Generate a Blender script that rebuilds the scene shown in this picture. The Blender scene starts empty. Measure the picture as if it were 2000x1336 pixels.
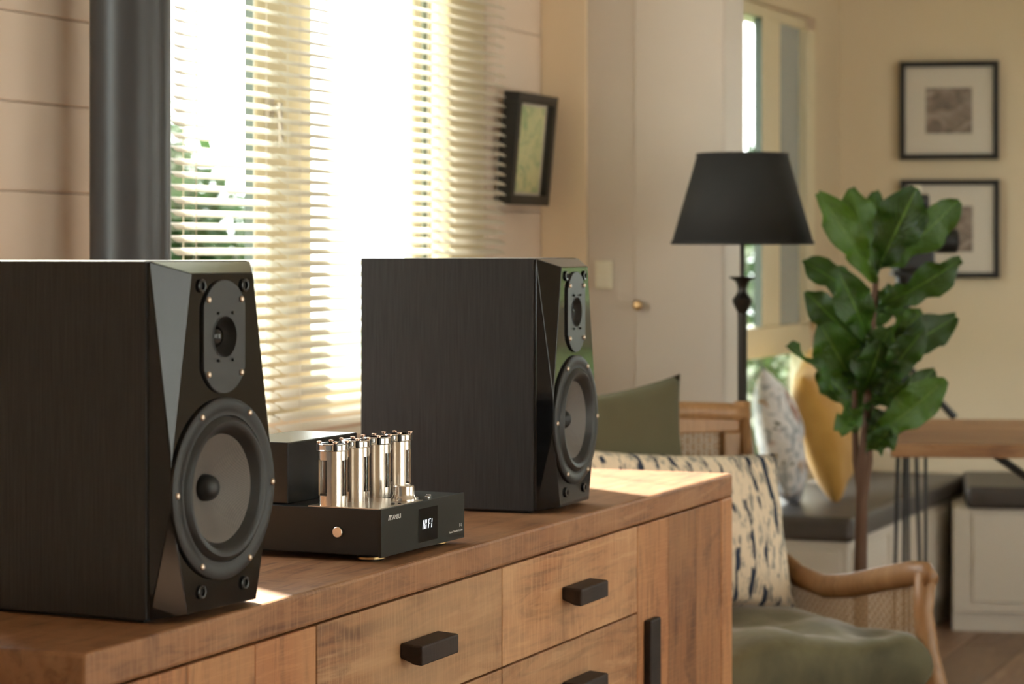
import bpy, bmesh, math, random
from math import sin, cos, pi, radians as R
from mathutils import Vector, Matrix
from mathutils.geometry import tessellate_polygon
random.seed(7)
SC = bpy.context.scene
COL = SC.collection

# ---------------------------------------------------------------- camera, world, sun, exposure
HEAD = R(22.7)                       # heading of the camera measured from the window wall (+X)
CX, CY, CZ = -1.943, -2.116, 1.177   # camera position; window wall is the plane y = 0
cam_d = bpy.data.cameras.new('camera')
cam = bpy.data.objects.new('camera', cam_d); COL.objects.link(cam)
cam.location = (CX, CY, CZ)
cam.rotation_euler = (R(90), 0, HEAD - R(90))
cam_d.sensor_width = 36.0
cam_d.lens = 36.0 * 4733 / 2000
cam_d.shift_y = (492 - 668) / 2000
cam_d.clip_start = 0.05
cam_d.dof.use_dof = True
cam_d.dof.focus_distance = 2.98
cam_d.dof.aperture_fstop = 7.1
SC.camera = cam

w = bpy.data.worlds.new('sky'); SC.world = w; w.use_nodes = True
w.node_tree.nodes['Background'].inputs[0].default_value = (0.94, 0.97, 1.0, 1)
w.node_tree.nodes['Background'].inputs[1].default_value = 5.0

sun_d = bpy.data.lights.new('sun', 'SUN'); sun_d.energy = 22.0; sun_d.angle = R(1.2); sun_d.color = (1.0, 0.93, 0.82)
sun = bpy.data.objects.new('sun', sun_d); COL.objects.link(sun)
SUN_DIR = Vector((-0.55, -0.84, -0.72))
sun.rotation_euler = SUN_DIR.to_track_quat('-Z', 'Y').to_euler()
sun.location = (6, 8, 8)

SC.view_settings.view_transform = 'Standard'
SC.view_settings.look = 'None'
SC.view_settings.gamma = 1
SC.view_settings.use_curve_mapping = False
SC.view_settings.exposure = 0.94
SC.cycles.use_denoising = True
SC.cycles.max_bounces = 10
SC.cycles.diffuse_bounces = 6
SC.cycles.glossy_bounces = 4
SC.cycles.transparent_max_bounces = 16
SC.cycles.sample_clamp_indirect = 6.0
SC.cycles.caustics_reflective = False
SC.cycles.caustics_refractive = False

# ---------------------------------------------------------------- helpers
def P(xc, yc, z=0.0):
    """plan position: xc metres to the right of the camera, yc metres in front of it -> world"""
    return Vector((CX + sin(HEAD) * xc + cos(HEAD) * yc, CY - cos(HEAD) * xc + sin(HEAD) * yc, z))

def H(deg):
    """heading of something turned deg clockwise from the camera's heading"""
    return HEAD - R(deg)

class G:
    """a small mesh builder"""
    def __init__(s): s.bm = bmesh.new()
    def box(s, x0, y0, z0, x1, y1, z1, M=None):
        vs = [s.bm.verts.new(v) for v in ((x0,y0,z0),(x1,y0,z0),(x1,y1,z0),(x0,y1,z0),(x0,y0,z1),(x1,y0,z1),(x1,y1,z1),(x0,y1,z1))]
        if M: 
            for v in vs: v.co = M @ v.co
        for f in ((0,3,2,1),(4,5,6,7),(0,1,5,4),(1,2,6,5),(2,3,7,6),(3,0,4,7)): s.bm.faces.new([vs[i] for i in f])
        return s
    def lathe(s, prof, n=32, M=None, caps=True, a0=0, a1=2*pi):
        full = abs(a1 - a0 - 2*pi) < 1e-6
        m = n if full else n + 1
        rings = []
        for r, z in prof:
            if r < 1e-7: rings.append([s.bm.verts.new((0,0,z))]*m)
            else: rings.append([s.bm.verts.new((r*cos(a0+(a1-a0)*i/n), r*sin(a0+(a1-a0)*i/n), z)) for i in range(m)])
        for a, b in zip(rings, rings[1:]):
            for i in range(n):
                j = (i+1) % m
                q = []
                for v in (a[i], a[j], b[j], b[i]):
                    if v not in q: q.append(v)
                if len(q) > 2:
                    try: s.bm.faces.new(q)
                    except ValueError: pass
        if caps and full:
            for ring, flip in ((rings[0], True), (rings[-1], False)):
                if ring[0] is not ring[1]:
                    s.bm.faces.new(ring[::-1] if flip else ring)
        if M:
            done = set()
            for ring in rings:
                for v in ring:
                    if v not in done: v.co = M @ v.co; done.add(v)
        return s
    def tube(s, pts, rad, n=10, flat=1.0, up=Vector((0,0,1))):
        pts = [Vector(p) for p in pts]
        if not hasattr(rad, '__len__'): rad = [rad]*len(pts)
        ov = (pts[-1]-pts[0]).normalized()
        if abs(ov.dot(up)) > .7: up = Vector((0,1,0)) if abs(ov.y) < .7 else Vector((1,0,0))
        rings = []
        for i, p in enumerate(pts):
            d = (pts[min(i+1,len(pts)-1)] - pts[max(i-1,0)]).normalized()
            a = d.cross(up)
            if a.length < 1e-3: a = d.cross(Vector((1,0,0)))
            a.normalize(); b = a.cross(d).normalized()
            rings.append([s.bm.verts.new(p + a*rad[i]*cos(2*pi*k/n) + b*rad[i]*flat*sin(2*pi*k/n)) for k in range(n)])
        for a, b in zip(rings, rings[1:]):
            for k in range(n): s.bm.faces.new((a[k], a[(k+1)%n], b[(k+1)%n], b[k]))
        s.bm.faces.new(rings[0][::-1]); s.bm.faces.new(rings[-1])
        return s
    def prism(s, pts, z0, z1, M=None):
        a = [s.bm.verts.new((x,y,z0)) for x,y in pts]; b = [s.bm.verts.new((x,y,z1)) for x,y in pts]
        if M:
            for v in a+b: v.co = M @ v.co
        n = len(pts)
        s.bm.faces.new(a[::-1]); s.bm.faces.new(b)
        for i in range(n): s.bm.faces.new((a[i],a[(i+1)%n],b[(i+1)%n],b[i]))
        return s
    def poly(s, verts, faces):
        vs = [s.bm.verts.new(v) for v in verts]
        for f in faces:
            try: s.bm.faces.new([vs[i] for i in f])
            except ValueError: pass
        return s
    def obj(s, name, mat, parent=None, smooth=False, bevel=0, seg=2, loc=None, rot=None, angle=35):
        bmesh.ops.recalc_face_normals(s.bm, faces=s.bm.faces[:])
        me = bpy.data.meshes.new(name); s.bm.to_mesh(me); s.bm.free()
        if smooth:
            for p in me.polygons: p.use_smooth = True
        o = bpy.data.objects.new(name, me); COL.objects.link(o)
        if mat: me.materials.append(mat)
        if parent: o.parent = parent
        if loc is not None: o.location = loc
        if rot is not None: o.rotation_euler = rot
        if bevel:
            b = o.modifiers.new('bevel', 'BEVEL'); b.width = bevel; b.segments = seg; b.limit_method = 'ANGLE'; b.angle_limit = R(30)
        if smooth == 'auto' or (smooth and angle):
            try: me.set_sharp_from_angle(angle=R(angle))
            except Exception: pass
        return o

def thing(name, label, cat, loc=(0,0,0), rz=0, group=None):
    o = bpy.data.objects.new(name, None); COL.objects.link(o)
    o.empty_display_size = .1
    o.location = loc; o.rotation_euler = (0,0,rz)
    return tag(o, label, cat, group)
def tag(o, label, cat, group=None):
    o['label'] = label; o['category'] = cat
    if group: o['group'] = group
    return o
def struct(o): o['kind'] = 'structure'; return o
def dup(o, parent=None, loc=None, rot=None):
    c = o.copy(); COL.objects.link(c)
    c.parent = parent
    if loc is not None: c.location = loc
    if rot is not None: c.rotation_euler = rot
    return c
def Ry(a): return Matrix.Rotation(R(a), 4, 'Y')
def Rx(a): return Matrix.Rotation(R(a), 4, 'X')
def Rz(a): return Matrix.Rotation(R(a), 4, 'Z')
def T(x,y,z): return Matrix.Translation((x,y,z))

# ---------------------------------------------------------------- materials
class N:
    def __init__(s, name):
        s.m = bpy.data.materials.new(name); s.m.use_nodes = True
        s.t = s.m.node_tree; s.b = s.t.nodes['Principled BSDF']; s.out = s.t.nodes['Material Output']
    def n(s, typ, **kw):
        x = s.t.nodes.new(typ)
        for k, v in kw.items():
            if k in x.inputs.keys(): x.inputs[k].default_value = v
            else: setattr(x, k, v)
        return x
    def l(s, a, b): s.t.links.new(a, b)
    def coord(s, which='Object', scale=(1,1,1), rot=(0,0,0)):
        c = s.n('ShaderNodeTexCoord'); mp = s.n('ShaderNodeMapping')
        mp.inputs['Scale'].default_value = scale; mp.inputs['Rotation'].default_value = rot
        s.l(c.outputs[which], mp.inputs['Vector']); return mp.outputs[0]
    def noise(s, vec, scale=5, detail=4, rough=.5, dist=0):
        x = s.n('ShaderNodeTexNoise'); x.inputs['Scale'].default_value = scale; x.inputs['Detail'].default_value = detail
        x.inputs['Roughness'].default_value = rough; x.inputs['Distortion'].default_value = dist
        if vec: s.l(vec, x.inputs['Vector'])
        return x.outputs['Fac']
    def ramp(s, fac, stops):
        x = s.n('ShaderNodeValToRGB'); e = x.color_ramp.elements
        while len(e) < len(stops): e.new(.5)
        for el, (p, c) in zip(e, stops):
            el.position = p; el.color = (c[0], c[1], c[2], 1) if hasattr(c, '__len__') else (c, c, c, 1)
        s.l(fac, x.inputs[0]); return x.outputs[0]
    def mix(s, fac, a, b, mode='MIX'):
        x = s.n('ShaderNodeMix', data_type='RGBA', blend_type=mode)
        for sock, v in ((x.inputs[0], fac), (x.inputs[6], a), (x.inputs[7], b)):
            if isinstance(v, (int, float)): sock.default_value = v
            elif isinstance(v, tuple): sock.default_value = (*v, 1) if len(v) == 3 else v
            else: s.l(v, sock)
        return x.outputs[2]
    def math(s, op, a, b=0.0):
        x = s.n('ShaderNodeMath', operation=op)
        for sock, v in ((x.inputs[0], a), (x.inputs[1], b)):
            if isinstance(v, (int, float)): sock.default_value = v
            else: s.l(v, sock)
        return x.outputs[0]
    def bump(s, h, strength=.2, dist=.002):
        x = s.n('ShaderNodeBump'); x.inputs['Strength'].default_value = strength; x.inputs['Distance'].default_value = dist
        s.l(h, x.inputs['Height']); s.l(x.outputs[0], s.b.inputs['Normal'])
    def set(s, color=None, rough=None, metal=None, spec=None, coat=None, coat_rough=None):
        b = s.b.inputs
        for k, v in (('Base Color', color), ('Roughness', rough), ('Metallic', metal), ('Specular IOR Level', spec), ('Coat Weight', coat), ('Coat Roughness', coat_rough)):
            if v is None: continue
            if isinstance(v, tuple): b[k].default_value = (*v, 1) if len(v) == 3 else v
            elif isinstance(v, (int, float)): b[k].default_value = v
            else: s.l(v, b[k])
        return s.m

def plain(name, color, rough=.5, metal=0, spec=.5, coat=0, bump=0, bscale=200):
    x = N(name)
    if bump:
        x.bump(x.noise(x.coord(), bscale, 3), bump, .001)
    return x.set(color, rough, metal, spec, coat)

def wood(name, base, dark, light, axis='x', rough=.55, saw=.5, scale=1.0, patch=1.0):
    """reclaimed timber: grain stretched along one axis, saw marks across it"""
    x = N(name)
    st = {'x': (.12,1,1), 'y': (1,.12,1), 'z': (1,1,.12)}[axis]
    info = x.n('ShaderNodeObjectInfo')
    c = x.n('ShaderNodeTexCoord')
    add = x.n('ShaderNodeVectorMath', operation='ADD'); x.l(c.outputs['Object'], add.inputs[0])
    mul = x.n('ShaderNodeMath', operation='MULTIPLY'); x.l(info.outputs['Random'], mul.inputs[0]); mul.inputs[1].default_value = 37.0
    x.l(mul.outputs[0], add.inputs[1])
    mp = x.n('ShaderNodeMapping'); mp.inputs['Scale'].default_value = tuple(v*scale for v in st); x.l(add.outputs[0], mp.inputs[0])
    g1 = x.noise(mp.outputs[0], 60, 8, .65, 1.2)
    g2 = x.noise(mp.outputs[0], 11, 5, .6, 2.5 if patch == 1 else 4.5)
    g3 = x.noise(add.outputs[0], 3.5*scale, 3, .5, .6)
    sx = {'x': (1,.06,.06), 'y': (.06,1,.06), 'z': (.06,.06,1)}[axis]
    mp2 = x.n('ShaderNodeMapping'); mp2.inputs['Scale'].default_value = sx; x.l(add.outputs[0], mp2.inputs[0])
    sawn = x.noise(mp2.outputs[0], 330, 2, .6)
    knots = x.noise(add.outputs[0], 7.0*scale, 2, .5, 1.5)
    col = x.ramp(g2, [(.30, dark), (.44, base), (.55, base), (.70, light)])
    col = x.mix(x.math('MULTIPLY', x.ramp(g1, [(.36, 1.0), (.52, 0.0)]), .75), col, dark)
    col = x.mix(x.math('MULTIPLY', x.ramp(g3, [(.42, 0.0), (.66, 1.0)]), .55*patch), col, light)
    col = x.mix(x.math('MULTIPLY', x.ramp(knots, [(.26, 1.0), (.36, 0.0)]), .7), col, dark)
    col = x.mix(x.math('MULTIPLY', x.ramp(sawn, [(.50, 0.0), (.62, 1.0)]), saw*.6), col, tuple(min(1, v*1.2) for v in light))
    hsv = x.n('ShaderNodeHueSaturation'); x.l(col, hsv.inputs['Color'])
    v = x.n('ShaderNodeMapRange'); x.l(info.outputs['Random'], v.inputs[0]); v.inputs[3].default_value = .74; v.inputs[4].default_value = 1.14
    x.l(v.outputs[0], hsv.inputs['Value'])
    x.bump(x.math('ADD', g1, x.math('MULTIPLY', sawn, .5)), .25, .0012)
    return x.set(hsv.outputs[0], rough)

M = {}
M['oak_x'] = wood('reclaimed_wood_lengthwise', (.36,.155,.064), (.15,.056,.022), (.48,.255,.125), 'x')
M['oak_z'] = wood('reclaimed_wood_upright', (.36,.150,.060), (.15,.056,.020), (.46,.23,.10), 'z', saw=.35)
M['oak_d'] = wood('reclaimed_wood_drawer', (.36,.160,.068), (.14,.054,.021), (.54,.32,.165), 'x', scale=.8, patch=1.3)
M['dark_wood'] = wood('dark_brown_wood', (.022,.013,.010), (.009,.006,.005), (.042,.027,.020), 'x', .6, saw=.15)
M['dark_wood'].node_tree.nodes['Principled BSDF'].inputs['Specular IOR Level'].default_value = .3
M['chair_wood'] = wood('chair_wood', (.33,.17,.07), (.20,.095,.035), (.42,.24,.11), 'z', .42, saw=0)
M['table_wood'] = wood('table_wood', (.34,.165,.070), (.20,.088,.038), (.44,.245,.12), 'x', .4, saw=0)
M['floor_wood'] = wood('floor_wood', (.30,.185,.125), (.19,.11,.07), (.40,.27,.19), 'x', .45, saw=0)

# black vinyl with fine upright wood grain
x = N('black_vinyl'); v = x.coord(scale=(1,1,.03)); g = x.noise(v, 420, 4, .6)
x.bump(g, .35, .0006)
M['vinyl'] = x.set(x.ramp(g, [(.3, (.012,.012,.013)), (.7, (.032,.0315,.033))]), .38, 0, .5)
M['gloss'] = plain('black_gloss_lacquer', (.005,.005,.0055), .08, 0, .48)
M['matte_black'] = plain('matte_black_plastic', (.015,.015,.015), .5, bump=.1, bscale=500)
M['plate'] = plain('grey_black_plate', (.023,.023,.023), .4)
M['rubber'] = plain('black_rubber', (.012,.012,.012), .46)
M['socket'] = plain('black_socket', (.008,.008,.008), .25)
x = N('woven_cone')
c = x.coord(scale=(1,1,1)); ch = x.n('ShaderNodeTexChecker'); ch.inputs['Scale'].default_value = 900
x.l(c, ch.inputs['Vector'])
M['cone'] = x.set(x.mix(ch.outputs['Fac'], (.15,.13,.115), (.085,.075,.068)), .6)
M['screw'] = plain('nickel_screw', (.62,.50,.40), .28, 1)
M['chassis'] = plain('amp_black_paint', (.010,.0115,.0125), .45, 0, .5, bump=.15, bscale=900)
x = N('amp_front_brushed'); g = x.noise(x.coord(scale=(1,1,40)), 60, 3)
x.bump(g, .1, .0003); M['amp_front'] = x.set((.009,.011,.009), .36, .2)
M['steel'] = plain('brushed_steel', (.66,.61,.56), .30, 1)
M['polished'] = plain('polished_aluminium', (.70,.63,.56), .22, 1)
M['chrome'] = plain('chrome', (.85,.85,.86), .06, 1)
M['copper'] = plain('copper_screw', (.72,.47,.36), .2, 1)
M['gold'] = plain('gold_ring', (.85,.60,.30), .25, 1)
M['box_black'] = plain('transformer_cover_black', (.016,.017,.018), .27)
M['display'] = plain('display_black_glass', (.003,.003,.004), .10, 0, .15)
M['white_ink'] = plain('white_print', (.8,.8,.8), .5)
x = N('display_glow'); x.b.inputs['Emission Color'].default_value = (.9,.95,1,1); x.b.inputs['Emission Strength'].default_value = .75
M['glow'] = x.set((.5,.5,.5), .5)
# clear glass: cheap architectural glass
def glass(name, tint=(1,1,1), refl=.08):
    x = N(name); t = x.n('ShaderNodeBsdfTransparent'); t.inputs[0].default_value = (*tint,1)
    g = x.n('ShaderNodeBsdfGlossy'); g.inputs['Roughness'].default_value = .02
    f = x.n('ShaderNodeLayerWeight'); f.inputs[0].default_value = .5
    fr = x.math('MULTIPLY_ADD', x.math('POWER', f.outputs['Facing'], 5.0), .9); fr.node.inputs[2].default_value = refl/2
    mx = x.n('ShaderNodeMixShader'); x.l(fr, mx.inputs[0]); x.l(t.outputs[0], mx.inputs[1]); x.l(g.outputs[0], mx.inputs[2])
    x.l(mx.outputs[0], x.out.inputs['Surface']); return x.m
M['glass'] = glass('window_glass', (.96,.98,.96))
M['tube_glass'] = glass('valve_glass', (.90,.88,.86))
M['reflecting_glass'] = glass('picture_glass')
# room
M['plank'] = plain('painted_wall_board', (.72,.59,.485), .5, bump=.05, bscale=60)
M['wall'] = plain('cream_wall_paint', (.70,.585,.42), .7, bump=.05, bscale=120)
M['greige'] = plain('greige_paint', (.64,.57,.505), .55, bump=.04, bscale=80)
M['cream_trim'] = plain('cream_trim_paint', (.82,.68,.50), .5)
M['frame_paint'] = plain('pale_green_cream_frame_paint', (.76,.68,.49), .4)
M['frame_edge'] = plain('dark_green_sash_edge', (.09,.11,.08), .5)
M['ceiling'] = plain('ceiling_white', (.80,.76,.68), .8)
M['bench'] = plain('bench_white_paint', (.74,.69,.62), .5)
x = N('blind_slat'); d = x.b
tl = x.n('ShaderNodeBsdfTranslucent'); tl.inputs[0].default_value = (.75,.70,.60,1)
mx = x.n('ShaderNodeMixShader'); mx.inputs[0].default_value = .25
x.l(d.outputs[0], mx.inputs[1]); x.l(tl.outputs[0], mx.inputs[2]); x.l(mx.outputs[0], x.out.inputs['Surface'])
M['slat'] = x.set((.78,.74,.66), .4)
x = N('sheer_linen'); tl = x.n('ShaderNodeBsdfTranslucent'); tl.inputs[0].default_value = (.92,.88,.825,1)
tp_ = x.n('ShaderNodeBsdfTransparent'); mx = x.n('ShaderNodeMixShader'); mx.inputs[0].default_value = .10
x.l(tl.outputs[0], mx.inputs[1]); x.l(tp_.outputs[0], mx.inputs[2]); x.l(mx.outputs[0], x.out.inputs['Surface']); M['sheer'] = x.m
M['painted_reflection'] = plain('painted_reflection_glass', (.38,.42,.42), .25)  # glass reflection put in as a flat blue-grey colour
M['flue'] = plain('satin_black_flue', (.040,.040,.044), .38, 0, .5)
M['black_frame'] = plain('black_frame', (.012,.012,.012), .35)
M['mat_board'] = plain('cream_mat_board', (.72,.66,.58), .8)
x = N('photo_print_sepia'); n1 = x.noise(x.coord(), 14, 5, .6, 1.4)
M['photo'] = x.set(x.ramp(n1, [(.32, (.06,.045,.038)), (.5, (.22,.17,.145)), (.68, (.50,.42,.36))]), .6)
x = N('painted_garden_reflection')
g = x.coord('Object'); n1 = x.noise(g, 22, 5, .6, 2.0); n2 = x.noise(g, 9, 2)
M['garden_reflection'] = x.set(x.mix(x.ramp(n1, [(.46, 0.0), (.62, .8)]), (.78,.78,.42), (.24,.46,.18)), .5)  # green garden reflection in the picture glass, painted into the print
M['shade'] = plain('black_lampshade_cloth', (.012,.012,.012), .85, bump=.3, bscale=600)
M['shade_in'] = plain('shade_lining', (.5,.42,.25), .7)
M['iron'] = plain('dark_bronze', (.030,.026,.022), .32, .6)
x = N('olive_velvet'); n1 = x.noise(x.coord(), 7, 4, .6, .5)
x.b.inputs['Sheen Weight'].default_value = .35; x.b.inputs['Sheen Roughness'].default_value = .4
x.bump(x.noise(x.coord(), 9, 3), .25, .02)
M['olive'] = x.set(x.ramp(n1, [(.35, (.048,.043,.016)), (.65, (.105,.095,.044))]), .75)
x = N('olive_linen'); x.bump(x.noise(x.coord(), 500, 2), .3, .001)
M['olive2'] = x.set((.098,.090,.050), .9)
x = N('mustard_cloth'); n1 = x.noise(x.coord(), 8, 3); x.bump(n1, .3, .02)
x.b.inputs['Sheen Weight'].default_value = .3
M['mustard'] = x.set(x.ramp(n1, [(.3, (.50,.26,.045)), (.7, (.62,.36,.085))]), .85)
# cream pillow with navy brush dashes in rows
x = N('navy_dash_print')
uv = x.n('ShaderNodeTexCoord'); sep = x.n('ShaderNodeSeparateXYZ')
wn = x.n('ShaderNodeTexNoise'); wn.inputs['Scale'].default_value = 9; x.l(uv.outputs['Object'], wn.inputs['Vector'])
dd = x.n('ShaderNodeVectorMath', operation='MULTIPLY_ADD'); x.l(wn.outputs['Color'], dd.inputs[0]); dd.inputs[1].default_value = (.022,.022,.022); x.l(uv.outputs['Object'], dd.inputs[2])
x.l(dd.outputs[0], sep.inputs[0])
stripe = x.math('SINE', x.math('MULTIPLY', sep.outputs[0], 2*pi/.038))
stripe2 = x.ramp(stripe, [(.42, 0.0), (.62, 1.0)])
mp = x.n('ShaderNodeMapping'); mp.inputs['Scale'].default_value = (1,.36,.36); x.l(dd.outputs[0], mp.inputs[0])
n2 = x.noise(mp.outputs[0], 40, 3, .55)
dash = x.ramp(n2, [(.49, 0.0), (.53, 1.0)])
n3 = x.noise(mp.outputs[0], 95, 3, .6)
ink = x.math('MULTIPLY', stripe2, dash)
thin = x.math('MULTIPLY', x.ramp(n3, [(.52, 0.0), (.58, .75)]), x.ramp(stripe, [(.0, 1.0), (.6, .25)]))
c1 = x.mix(thin, (.74,.63,.49), (.16,.17,.17))
M['navy'] = x.set(x.mix(ink, c1, (.018,.032,.065)), .85)
# floral pillow
x = N('floral_print'); c = x.coord()
col = (.70,.70,.72)
n1 = x.noise(c, 15, 3, .5, .8); n2 = x.noise(x.coord(rot=(.5,.2,1)), 11, 3, .5, .6); n3 = x.noise(x.coord(rot=(1.5,.7,2)), 22, 3, .5, 1.5)
a = x.mix(x.ramp(n3, [(.50, 0.0), (.60, .8)]), (.82,.82,.85), (.30,.36,.42))
a = x.mix(x.ramp(n2, [(.56, 0.0), (.64, 1.0)]), a, (.40,.19,.15))
a = x.mix(x.ramp(n1, [(.30, 1.0), (.37, 0.0)]), a, (.45,.24,.08))
a = x.mix(x.ramp(n1, [(.66, 0.0), (.70, 1.0)]), a, (.03,.05,.04))
M['floral'] = x.set(a, .85)
M['leather'] = plain('grey_brown_leather', (.085,.076,.072), .42, bump=.1, bscale=150)
M['leather_dark'] = plain('dark_brown_leather', (.050,.042,.038), .45, bump=.1, bscale=150)
M['cane'] = plain('cane', (.34,.215,.11), .5)
x = N('fig_leaf'); c = x.coord('UV'); 
sp = x.n('ShaderNodeSeparateXYZ'); x.l(c, sp.inputs[0])
ax = x.math('ABSOLUTE', x.math('SUBTRACT', sp.outputs[0], .5))
vein = x.math('SINE', x.math('ADD', x.math('MULTIPLY', sp.outputs[1], 70.0), x.math('MULTIPLY', ax, -60.0)))
mid = x.ramp(ax, [(.012, 1.0), (.03, 0.0)])
vm = x.math('MAXIMUM', mid, x.math('MULTIPLY', x.ramp(vein, [(.88, 0.0), (1.0, 1.0)]), .45))
inf = x.n('ShaderNodeObjectInfo')
basec = x.ramp(inf.outputs['Random'], [(0.0, (.008,.034,.006)), (.5, (.016,.064,.008)), (1.0, (.065,.150,.014))])
x.bump(x.noise(x.coord('UV', (6,9,1)), 2, 3), .5, .01)
lc = x.mix(vm, basec, (.10,.20,.035)); x.set(lc, .34, 0, .5)
tl = x.n('ShaderNodeBsdfTranslucent'); x.l(x.mix(.5, lc, (.18,.36,.02)), tl.inputs[0])
mx = x.n('ShaderNodeMixShader'); mx.inputs[0].default_value = .22
x.l(x.b.outputs[0], mx.inputs[1]); x.l(tl.outputs[0], mx.inputs[2]); x.l(mx.outputs[0], x.out.inputs['Surface'])
M['leaf'] = x.m
M['bark'] = plain('brown_bark', (.11,.060,.038), .85, bump=.6, bscale=90)
M['pot'] = plain('dark_grey_pot', (.10,.10,.10), .6)
x = N('hedge_leaf'); inf = x.n('ShaderNodeObjectInfo'); n1 = x.noise(x.coord(), 3, 3)
lc = x.ramp(n1, [(.3, (.010,.028,.006)), (.7, (.032,.075,.018))]); x.set(lc, .6, 0, .2)
tl = x.n('ShaderNodeBsdfTranslucent'); tl.inputs[0].default_value = (.04,.10,.015,1)
mx = x.n('ShaderNodeMixShader'); mx.inputs[0].default_value = .35
x.l(x.b.outputs[0], mx.inputs[1]); x.l(tl.outputs[0], mx.inputs[2]); x.l(mx.outputs[0], x.out.inputs['Surface'])
M['hedge'] = x.m
x = N('pale_hedge_leaf'); n1 = x.noise(x.coord(), 3, 3)  # paler copy of hedge leaf, brightened in colour for the speaker reflection
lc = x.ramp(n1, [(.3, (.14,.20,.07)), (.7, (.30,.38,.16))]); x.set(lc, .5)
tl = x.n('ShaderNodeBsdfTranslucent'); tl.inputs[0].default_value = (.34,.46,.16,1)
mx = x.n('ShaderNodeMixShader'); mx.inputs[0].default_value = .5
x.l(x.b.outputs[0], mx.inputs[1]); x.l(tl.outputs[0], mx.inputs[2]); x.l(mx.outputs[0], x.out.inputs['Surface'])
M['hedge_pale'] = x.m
x = N('lawn'); M['lawn'] = x.set(x.ramp(x.noise(x.coord(), 30, 4), [(.3, (.022,.045,.012)), (.7, (.045,.08,.022))]), .9)
M['bounce_paving'] = plain('bounce_slab_paving', (.45,.40,.34), .8)
M['white_plastic'] = plain('white_plastic', (.78,.74,.60), .35)
M['brass'] = plain('brass', (.55,.36,.18), .35, 1)
M['black_metal'] = plain('black_metal', (.016,.018,.020), .4, .3)
x = N('blue_lens'); M['lens'] = x.set((.10,.16,.35), .05, .6)

ZT = CZ - .377        # height of the sideboard top, 0.80 m

# ---------------------------------------------------------------- room shell
def wall_boxes(name, rects, y0, y1, mat):
    g = G()
    for x0, x1, z0, z1 in rects: g.box(x0, y0, z0, x1, y1, z1)
    return struct(g.obj(name, mat))
XB, XF, YR, ZC = -3.3, 6.6, -4.7, 2.55
W0 = (.60, 1.060, .90, 2.15); W1 = (1.60, 2.96, .87, 2.42); W2 = (4.45, 5.66, .47, 1.93)
g = G()
for x0, x1, z0, z1 in ((XB, W0[0], 0, ZC), (W0[1], W1[0], 0, ZC), (W0[0], W0[1], 0, W0[2]), (W0[0], W0[1], W0[3], ZC), (W1[1], W2[0], 0, ZC), (W2[1], XF-.25, 0, ZC), (W1[0], W1[1], 0, W1[2]), (W1[0], W1[1], W1[3], ZC), (W2[0], W2[1], 0, W2[2]), (W2[0], W2[1], W2[3], ZC)):
    g.box(x0, .006, z0, x1, .068, z1)
wall = struct(g.obj('wall_left', M['plank']))
# painted boards on the window wall, each a piece of its own
pitch, off = .1366, 1.2694 % .1366
zz = off - pitch
board = 0
while zz < ZC:
    z0, z1 = max(zz + .0009, 0), min(zz + pitch - .0009, ZC)
    segs = [(XB, W0[0]), (W0[1], W1[0]), (W1[1], 3.3)]
    if z1 <= W1[2] or z0 >= W1[3]: segs = [(XB, 3.3)]
    for a, b in segs:
        if z1 - z0 > .02:
            G().box(a, 0, z0, b, .0058, z1).obj('wall_board', M['plank'], wall, bevel=.0020, seg=1)
    zz += pitch
# smooth plaster past the partition
G().box(3.46, 0, 0, W2[0], .0058, ZC).box(W2[1], 0, 0, 6.1, .0058, ZC).box(W2[0], 0, 0, W2[1], .0058, W2[2]).box(W2[0], 0, W2[3], W2[1], .0058, ZC).obj('plaster', M['wall'], wall)

# far wall, slightly off square
C0 = P(1.095, 8.098); FH = H(99)
FM = Matrix.Translation(C0) @ Matrix.Rotation(FH, 4, 'Z')
FW = (1.45, 2.75, .50, 1.95)
fw = struct(G().box(-.07, 0, 0, FW[0], .15, ZC).box(FW[1], 0, 0, 5.2, .15, ZC).box(FW[0], 0, 0, FW[1], .15, FW[2]).box(FW[0], 0, FW[3], FW[1], .15, ZC).obj('wall_far', M['wall'])); fw.matrix_world = FM
w5 = struct(G().box(FW[0], .03, .50, FW[0]+.06, .1, 1.95).box(FW[1]-.06, .03, .50, FW[1], .1, 1.95).box(FW[0]+.06, .03, .50, FW[1]-.06, .1, .55).box(FW[0]+.06, .03, 1.90, FW[1]-.06, .1, 1.95).box(FW[0]+.06, .02, .82, FW[1]-.06, .1, .99).obj('window_5', M['frame_paint'], bevel=.004, seg=1)); w5.matrix_world = FM  # unseen window, added for the green reflection in the far speaker
G().box(FW[0]+.06, .06, .55, FW[1]-.06, .064, .82).box(FW[0]+.06, .06, .99, FW[1]-.06, .064, 1.90).obj('pane', M['glass'], w5)
# floor boards
floor = struct(G().box(XB-.2, YR-.2, -.05, 8.3, .16, -.015).obj('floor', M['floor_wood']))
yy = YR
k = 0
while yy < 0:
    xs = XB + random.random()*1.5 - 1.5
    while xs < 8.2:
        L = 2.2
        a, b = max(xs, XB-.2), min(xs + L, 8.2)
        if b - a > .05:
            G().box(0, 0, -.015, b-a-.002, min(.178, -yy)-.002, 0).obj('floor_board', M['floor_wood'], floor, bevel=.001, seg=1, loc=(a, yy, 0))
        xs += L
    yy += .18
struct(G().box(XB-.2, YR-.2, ZC, 8.3, .16, ZC+.1).obj('ceiling', M['ceiling']))
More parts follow.
